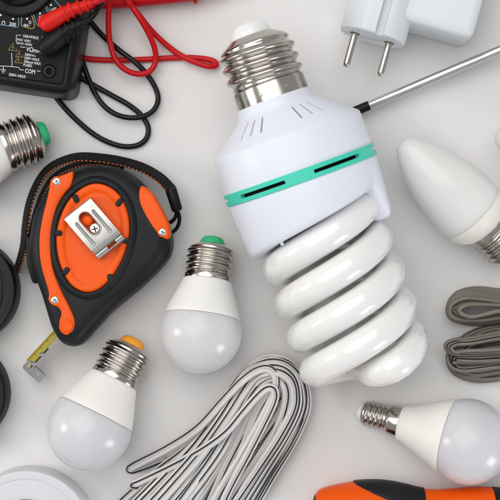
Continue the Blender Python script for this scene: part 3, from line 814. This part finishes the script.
# ------------------------------------------------------------------ plug adapter
def build_adapter():
    zc = 22.0; k = S * (CAM_H - zc) / CAM_H
    fc = W(372, 38, zc)
    p = D(-.265, .964); q = D(.964, .265)
    root = thing('plug_adapter', 'white plug adapter with two round metal pins above the screwdriver', 'plug adapter', (fc.x, fc.y, 0))
    up = Vector((0, 0, 1))
    # boss section with an earth groove on top
    sec = []
    N = 72
    for i in range(N):
        a = 2 * PI * i / N + PI / 2
        r = 18.3
        x, y = r * math.cos(a), r * math.sin(a)
        y = max(-16.6, min(16.9, y)); x = max(-17.9, min(17.9, x))
        sec.append((x, y))
    top = [pt for pt in sec if not (abs(pt[0] - 2.2) < 2.6 and pt[1] > 10)]
    # order: starts at the top; insert the groove between first and last
    i0 = min(range(len(sec)), key=lambda i: abs(sec[i][0] - 2.2) + (0 if sec[i][1] > 0 else 99))
    sec = sec[i0:] + sec[:i0]
    sec = [pt for pt in sec if not (abs(pt[0] - 2.2) < 3.2 and pt[1] > 10)]
    sec = [(2.2 - 2.4, 16.9), *sec, (2.2 + 2.4, 16.9), (2.2 + 2.1, 13.0), (2.2 - 2.1, 13.0)]
    V, F = [], []
    rings = [(0.0, 0.95), (-0.5, 0.985), (-1.2, 1.0), (-72, 1.0)]
    m = len(sec)
    for d, s_ in rings:
        for x, y in sec: V.append(fc + p * d + q * (x * s_) + up * (y * s_))
    for i in range(len(rings) - 1):
        for j in range(m): F.append((i * m + j, i * m + (j + 1) % m, (i + 1) * m + (j + 1) % m, (i + 1) * m + j))
    F.append(tuple(reversed(range(m)))); F.append(tuple(range((len(rings) - 1) * m, len(rings) * m)))
    obj('plug_boss', V, F, M_ADPT, root, sharp=30)
    # two shells with a seam
    def shell(d0, d1, name, q0=-13, q1=51.5, z0=0.0, z1=34.6, rd=5.0):
        n = 8; P2 = []
        for sx, sy, a0 in ((1, 1, 0), (-1, 1, PI / 2), (-1, -1, PI), (1, -1, 1.5 * PI)):
            for i in range(n + 1):
                a = a0 + PI / 2 * i / n
                P2.append(((q0 + q1) / 2 + sx * ((q1 - q0) / 2 - rd) + rd * math.cos(a), (z0 + z1) / 2 + sy * ((z1 - z0) / 2 - rd) + rd * math.sin(a)))
        cx, cy = (q0 + q1) / 2, (z0 + z1) / 2
        rg = [(d0, 3.4), (d0 - 0.35, 2.0), (d0 - 1.2, 0.9), (d0 - 2.6, 0.2), (d0 - 4.2, 0.0), (d1 + 0.4, 0.0), (d1, 0.4)]
        V, F = [], []; m = len(P2)
        for d, ins in rg:
            fx = 1 - ins / ((q1 - q0) / 2); fy = 1 - ins / ((z1 - z0) / 2)
            for x, y in P2: V.append(fc + p * d + q * (cx + (x - cx) * fx) + Vector((0, 0, (cy + (y - cy) * fy) - zc)))
        for i in range(len(rg) - 1):
            for j in range(m): F.append((i * m + j, i * m + (j + 1) % m, (i + 1) * m + (j + 1) % m, (i + 1) * m + j))
        F.append(tuple(reversed(range(m)))); F.append(tuple(range((len(rg) - 1) * m, len(rg) * m)))
        obj(name, V, F, M_ADPT, root, sharp=45)
    shell(-11.7, -33.5, 'front_shell'); shell(-34.3, -66, 'rear_shell', q1=51.0)
    for s_ in (-1, 1):
        b = fc + q * (s_ * 9.6) + up * (-0.0)
        pin = obj('pin', *lathe([(-3, 1.95), (16.8, 1.95), (18.0, 1.75), (18.8, 1.15), (19.0, 0.05)], b, p, 28), M_NICKEL, root)
        obj('pin_seat', *lathe([(0.02, 2.75), (0.3, 2.6), (0.32, 2.0)], b, p, 28, None, True, True), M_STRIPE, pin)
build_adapter()

# ------------------------------------------------------------------ screwdriver
def build_screwdriver():
    p0 = W(345, 115.5, 6.5); p1 = W(505, 48, 11)
    ax = (p1 - p0); L = ax.length
    root = thing('screwdriver', 'screwdriver with chrome shaft and black tip under the spiral lamp', 'screwdriver', (p1.x, p1.y, 0))
    r = 2.55; T = 14.4
    obj('blade_tip', *lathe([(-8, 1.2), (-7.5, 1.9), (0, 2.3), (2, r + 0.12), (T - 0.1, r + 0.12), (T, r)], p0, ax, 32), M_BLACK, root)
    obj('shaft', *lathe([(T - 0.2, r - 0.15), (T, r), (L + 60, r)], p0, ax, 40), M_CHROME, root)
    obj('handle', *lathe([(L + 50, 4), (L + 52, 6.5), (L + 60, 8.5), (L + 75, 9.5), (L + 110, 11), (L + 125, 10), (L + 130, 5), (L + 131, .1)], p0, ax, 32), M_ORANGE, root)
build_screwdriver()

# ------------------------------------------------------------------ orange grip handle at the lower edge
def build_grip():
    sil = [(311.5, 2), (312.2, 8), (313.5, 14), (316, 19.5), (321, 24), (335, 28.2), (355, 31.6), (375, 32.6), (390, 31.4), (405, 28.6), (420, 25), (435, 23.6), (455, 24.6), (475, 26.2), (490, 26.0), (510, 24.5), (540, 23.5), (575, 24), (590, 21)]
    zc = 17.3; k = S * (CAM_H - zc) / CAM_H
    y0 = 513
    O = W(250, y0, zc)
    pr = [(p.x, p.y) for p in catmull([Vector((x, r, 0)) for x, r in sil], 6)]
    c = W(430, y0, 0)
    root = thing('tool_handle', 'orange tool handle with black rubber grip inserts below the small based bulb', 'tool handle', (c.x, c.y, 0))
    def rad(x):
        for (x0, r0), (x1, r1) in zip(pr, pr[1:]):
            if x0 <= x <= x1: return r0 + (r1 - r0) * (x - x0) / max(1e-6, x1 - x0)
        return pr[-1][1]
    def pt(x, ps, off=0):       # ps: angle from straight up towards the upper picture edge
        r = rad(x) * k + off
        return Vector((O.x + (x - 250) * k, O.y + r * math.sin(ps), zc + r * math.cos(ps) * 0.96))
    def band(x0, x1, name, m, off=0.0, par=root, n=64):
        xs = [x for x, r in pr if x0 < x < x1]; xs = [x0] + xs + [x1]
        V, F = [], []
        rows = []
        rows.append((xs[0], off - 0.8)); rows += [(x, off) for x in xs]; rows.append((xs[-1], off - 0.8))
        for x, of in rows:
            for j in range(n): V.append(pt(x, 2 * PI * j / n, of))
        for i in range(len(rows) - 1):
            for j in range(n): F.append((i * n + j, i * n + (j + 1) % n, (i + 1) * n + (j + 1) % n, (i + 1) * n + j))
        F.append(tuple(reversed(range(n)))); F.append(tuple(range((len(rows) - 1) * n, len(rows) * n)))
        return obj(name, V, F, m, par, sharp=50)
    band(311.5, 315.2, 'end_cap', M_RUBBER, 0.15)
    band(315.3, 492, 'grip_body', M_ORANGE, 0.0)
    band(492.2, 590, 'rubber_sleeve', M_RUBBER, 0.15)
    # inlaid grip: lens shaped patch
    def low(x):   # lower limit of the patch (degrees from straight up, upward in the picture positive)
        T = [(352.5, 88), (356, 68), (362, 56), (372, 42), (385, 30), (400, 19), (412, 12), (418, 14), (422, 26), (424, 48), (425, 88)]
        for (a, b), (c_, d_) in zip(T, T[1:]):
            if a <= x <= c_: return b + (d_ - b) * (x - a) / (c_ - a)
        return 88
    xs = [352.5 + (425 - 352.5) * i / 48 for i in range(49)]
    V, F = [], []; nj = 18
    for x in xs:
        lo = math.radians(low(x)); hi = math.radians(180 - low(x) * 0.9)
        if hi < lo + 0.02: hi = lo + 0.02
        for j in range(nj + 1):
            u = j / nj
            e = min(1.0, u * nj / 1.2, (1 - u) * nj / 1.2, (x - 352.5) / 2 + 0.05, (425 - x) / 1.5 + 0.05)
            V.append(pt(x, lo + (hi - lo) * u, -0.5 + 1.05 * math.sqrt(max(0, e))))
    m = nj + 1
    for i in range(len(xs) - 1):
        for j in range(nj): F.append((i * m + j, i * m + j + 1, (i + 1) * m + j + 1, (i + 1) * m + j))
    obj('grip_insert', V, F, M_RUBBER, root, sharp=60)
build_grip()

# ------------------------------------------------------------------ tape rolls
def build_roll(label, px, h, rout, rin, m_top, m_core, name, cat, group=None, grooves=0, side=None):
    z = h
    c = W(px[0], px[1], h)
    root = thing(name, label, cat, (c.x, c.y, 0), group)
    O = Vector((c.x, c.y, 0))
    pr = [(0.3, rin), (0.0, rin + 0.5), (0, rout - 0.8), (0.5, rout), (h - 0.6, rout), (h - 0.1, rout - 0.5), (h, rout - 1.0)]
    if grooves:
        rng = random.Random(4)
        n = grooves
        for i in range(1, n * 3):
            r = rout - 1.0 - (rout - 1.0 - rin - 1) * i / (n * 3)
            pr.append((h + (0.07 if i % 3 == 1 else -0.05) + rng.uniform(-0.05, 0.05) - (0.5 if i in (7, 8) else 0), r))
    pr += [(h, rin + 0.4), (h - 0.3, rin)]
    V, F = lathe(pr, O, (0, 0, 1), 128, None, False, False)
    n = 128; L = len(pr)
    F += [((L - 1) * n + k_, (L - 1) * n + (k_ + 1) % n, (k_ + 1) % n, k_) for k_ in range(n)]
    obj('wound_tape', V, F, m_top, root, sharp=50)
    pr = [(0.2, rin - 1.8), (0.2, rin - 0.02), (h - 0.8, rin - 0.02), (h - 0.8, rin - 1.8)]
    V, F = lathe(pr, O, (0, 0, 1), 96, None, False, False); n = 96; L = 4
    F += [((L - 1) * n + k_, (L - 1) * n + (k_ + 1) % n, (k_ + 1) % n, k_) for k_ in range(n)]
    obj('core', V, F, m_core, root)
build_roll('black insulating tape roll touching the wrist strap of the tape measure', (-38, 291), 17.5, 29.0, 17, M_BTAPE, M_CORE, 'tape_roll', 'tape roll', 'black insulating tape rolls', 5)
build_roll('black insulating tape roll beside the hook of the extended yellow blade', (-47.5, 396), 17.5, 28.7, 17, M_BTAPE, M_CORE, 'tape_roll', 'tape roll', 'black insulating tape rolls', 5)
build_roll('white tape roll with concentric ridges below the orange tipped bulb', (26, 537), 19, 36.0, 20.5, M_WTAPE, M_CORE, 'tape_roll', 'tape roll', None, 9)

# ------------------------------------------------------------------ cables
def twin_section(r, gap=0.985, n=14):
    """figure-eight section of a two-core flat cable and which segments carry the stripe"""
    c = r * gap; pts = []
    a0 = math.acos(min(1, gap)) + 0.12
    right = [(c + r * math.cos(a), r * math.sin(a)) for a in [-(PI - a0) + (2 * (PI - a0)) * i / n for i in range(n + 1)]]
    left = [(-x, -y) for x, y in right]
    return right + left

def twin_cable(name, path, r, mats, parent, roll0, twist, stripe):
    sec = twin_section(r)
    n = len(path); m = len(sec)
    roll = [roll0 + twist * i / n for i in range(n)]
    V, F = sweep(path, sec, up=(0, 0, 1), roll=roll)
    fm = []
    for i in range(n - 1):
        for q in range(m):
            fm.append(1 if (stripe and q in stripe) else 0)
    fm += [0, 0]
    return obj(name, V, F, None, parent, mats=mats, fmat=fm, sharp=40)

def build_white_hank():
    rng = random.Random(5)
    c = W(235, 440, 0)
    root = thing('white_cable_bundle', 'folded bundle of white two-core flat cable with black stripes beside round bulbs', 'cable', (c.x, c.y, 0))
    outer = [(113, 513), (150, 478), (186, 443), (212, 412), (232, 384), (247, 367), (266, 358.5), (284, 360), (298, 371), (305, 388), (305, 410), (291, 440), (270, 474), (246, 515), (230, 545)]
    inner = [(176, 545), (203, 505), (228, 463), (244, 430), (255, 405), (263, 392), (270, 386), (277, 385), (282, 389), (284, 397), (281, 410), (266, 436), (243, 470), (214, 512), (194, 545)]
    N = 17
    for i in range(N):
        u = i / (N - 1)
        # layers: even loops low and wide, odd ones riding on top
        pts = []
        jx, jy = rng.uniform(-4, 4), rng.uniform(-3, 3)
        lay = rng.uniform(-2, 2)
        sp = rng.uniform(-0.16, 0.16)
        for j, (a, b) in enumerate(zip(outer, inner)):
            e = abs(j - 7) / 7.0
            s_ = 1 if j < 7 else -1
            uu = u + sp * e * s_ + rng.uniform(-0.02, 0.02)
            x = a[0] + (b[0] - a[0]) * uu; y = a[1] + (b[1] - a[1]) * uu
            zb = 3.0 + 17.0 * math.sin(PI * min(1, 0.12 + 0.72 * u)) * (1 - 0.45 * e) + lay * (1 - e * 0.3)
            if j > 7: zb *= 0.92
            pts.append(W(x + jx * e, y + jy * e * 0.3, max(2.4, zb + rng.uniform(-0.6, 0.6))))
        path = catmull(pts, 9)
        twin_cable('cable_loop', path, 1.2, [M_WCABLE, M_STRIPE], root, rng.uniform(-0.6, 0.7), rng.uniform(-0.8, 0.8), STR)
    # lengths that double back at the lower picture-side corner
    fold = [
        [(165, 458, 2.6), (145, 466, 2.6), (133, 470, 3), (129.5, 469, 5), (136, 464.5, 7.6), (168, 448, 10), (198, 428, 14), (222, 402, 17), (240, 383, 20), (256, 371, 21), (269, 369, 21.5), (276, 378, 21), (274, 393, 20), (262, 418, 19), (243, 452, 17), (219, 492, 14), (200, 530, 8)],
        [(170, 476, 2.8), (150, 483, 2.8), (138, 486, 3.4), (133, 484.5, 6), (142, 480.5, 9), (176, 464, 12), (203, 449, 16), (226, 432, 20), (243, 412, 22), (257, 396, 23), (267, 388, 23.5), (274, 390, 23), (274, 401, 22), (263, 425, 20), (246, 458, 18), (228, 492, 15), (212, 530, 9)],
        [(110, 512, 3), (134, 490, 3.5), (160, 469, 6), (190, 446, 9), (215, 418, 12), (236, 392, 15), (252, 377, 17), (268, 373, 18), (282, 382, 18), (286, 398, 17), (279, 424, 15), (263, 458, 12), (243, 500, 8), (232, 530, 5)],
    ]
    for f in fold:
        path = catmull([W(*q) for q in f], 10)
        twin_cable('cable_loop', path, 1.2, [M_WCABLE, M_STRIPE], root, rng.uniform(-0.4, 0.4), rng.uniform(-1.0, 1.0), STR)
    # straight lengths filling the open middle and the far flank
    for i in range(11):
        u = i / 10.0
        a = (240 + 30 * u, 418 - 6 * u); b = (158 + 88 * u, 540)
        z0 = 8 + rng.uniform(0, 3)
        pts = [W(a[0] + 14, a[1] - 22, z0 + 2), W(a[0], a[1], z0 + 1), W((a[0] * 1.9 + b[0] * 1.1) / 3 + rng.uniform(-4, 4), (a[1] * 1.9 + b[1] * 1.1) / 3, z0), W((a[0] + b[0] * 2) / 3 + rng.uniform(-4, 4), (a[1] + b[1] * 2) / 3, z0 - 2), W(b[0], b[1], 4)]
        twin_cable('cable_length', catmull(pts, 10), 1.2, [M_WCABLE, M_STRIPE], root, rng.uniform(-0.6, 0.7), rng.uniform(-0.9, 0.9), STR)
STR = (10, 11)
build_white_hank()

def build_grey(label, loops, seed, ctr, stripe=None):
    rng = random.Random(seed)
    c = W(ctr[0], ctr[1], 0)
    root = thing('grey_cable_bundle', label, 'cable', (c.x, c.y, 0), 'grey cable bundles')
    more = [([(x + rng.uniform(2, 5), y + (2.6 if y < ctr[1] else -2.6) * rng.uniform(0.6, 1.1), z + rng.uniform(1.4, 2.6)) for x, y, z in p_], r_ + rng.uniform(-0.3, 0.2), t_) for p_, r_, t_ in loops]
    for pts, r0, tw in loops + more[:-2]:
        path = catmull([W(*q) for q in pts], 10)
        twin_cable('cable_loop', path, 1.2, [M_GCABLE, M_STRIPE], root, r0, tw, stripe)  # black stripe doubles as painted shade in the gaps between strands
upper = [
    ([(560, 296, 3.2), (530, 293, 3.2), (500, 290.8, 3.4), (478, 288.6, 3.6), (460, 292, 4), (450.5, 301, 4), (449, 311, 4), (455, 320, 3.6), (474, 324, 3.2), (500, 321.5, 3.2), (530, 323, 3.2), (560, 325, 3.2)], 1.35, 0.3),
    ([(560, 302, 8.6), (530, 298.5, 8.6), (500, 296.6, 8.6), (478, 292.8, 9), (462, 295.5, 9.4), (452, 302.5, 9.6), (449, 311.5, 9), (454.5, 319, 8.4), (472, 321, 8.2), (500, 318, 8.2), (530, 317, 8), (560, 317, 8)], 1.2, -0.3),
    ([(560, 306, 13.6), (530, 303.5, 13.6), (500, 301.4, 13.8), (480, 298.6, 14), (465, 298, 14.4), (453, 303, 14.2), (449, 309.5, 13.8), (451.5, 316, 13), (461, 319.5, 12.4), (480, 320, 12), (500, 317.5, 12), (530, 316, 12), (560, 316, 12)], 1.3, 0.3),
    ([(560, 309, 15), (530, 306.5, 15), (500, 305, 15), (482, 304.2, 15.5), (468, 304.2, 16), (460.5, 307, 16.4), (459, 311, 16.6), (463.5, 315, 17), (473, 316.6, 17.4), (486, 313.6, 17.6), (503, 310.4, 18), (530, 309.5, 18), (560, 310, 18)], 1.3, 0.35),
]
build_grey('coiled grey two-core cable next to the candle bulb', upper, 3, (490, 306), (12, 13, 14))
lower = [
    ([(560, 320, 3.4), (530, 322, 3.4), (505, 325.5, 3.6), (484, 328.5, 4), (466, 336, 4), (452, 348, 4), (448.5, 361, 4), (454.5, 373, 3.6), (470, 380, 3.2), (488, 380.5, 3.2), (515, 376.5, 3.2), (560, 370, 3.2)], 1.3, 0.3),
    ([(560, 325, 9), (530, 327, 9), (505, 329.5, 9.2), (486, 333, 9.6), (468, 341, 9.4), (455, 350, 8.8), (449.5, 361, 8.4), (455.5, 371, 8), (472, 375, 8), (500, 371.5, 8), (530, 368.5, 8), (560, 366, 8)], 1.2, -0.3),
    ([(560, 328, 13.4), (530, 330.5, 13.6), (508, 333, 14), (488, 336.5, 14.2), (468, 340, 14.6), (454, 341.6, 15), (447.4, 345, 15.4), (449.5, 350.5, 15.8), (460, 353.4, 16), (480, 353.2, 16.2), (500, 352, 16.2), (530, 350.5, 16), (560, 349, 16)], 0.75, 0.5),
    ([(560, 359, 12), (530, 360.5, 12), (500, 360.2, 12.4), (478, 361, 12.6), (462, 361, 12), (452.5, 361.2, 11.4)], 0.9, 0.2),
    ([(560, 340, 9), (530, 342, 9), (505, 344.5, 9.4), (485, 347, 9), (468, 350.5, 8), (454, 355, 5)], 1.0, 0.3),
    ([(560, 372, 12), (530, 369, 12.4), (500, 365.8, 13), (480, 368, 13), (463, 369.5, 12.4), (452.5, 366, 11), (448.5, 357, 9.4), (453, 347.5, 8.4)], 1.15, -0.2),
]
build_grey('coiled grey two-core cable lying between the other grey coil and small based bulb', lower, 8, (490, 352), (10, 11, 12))
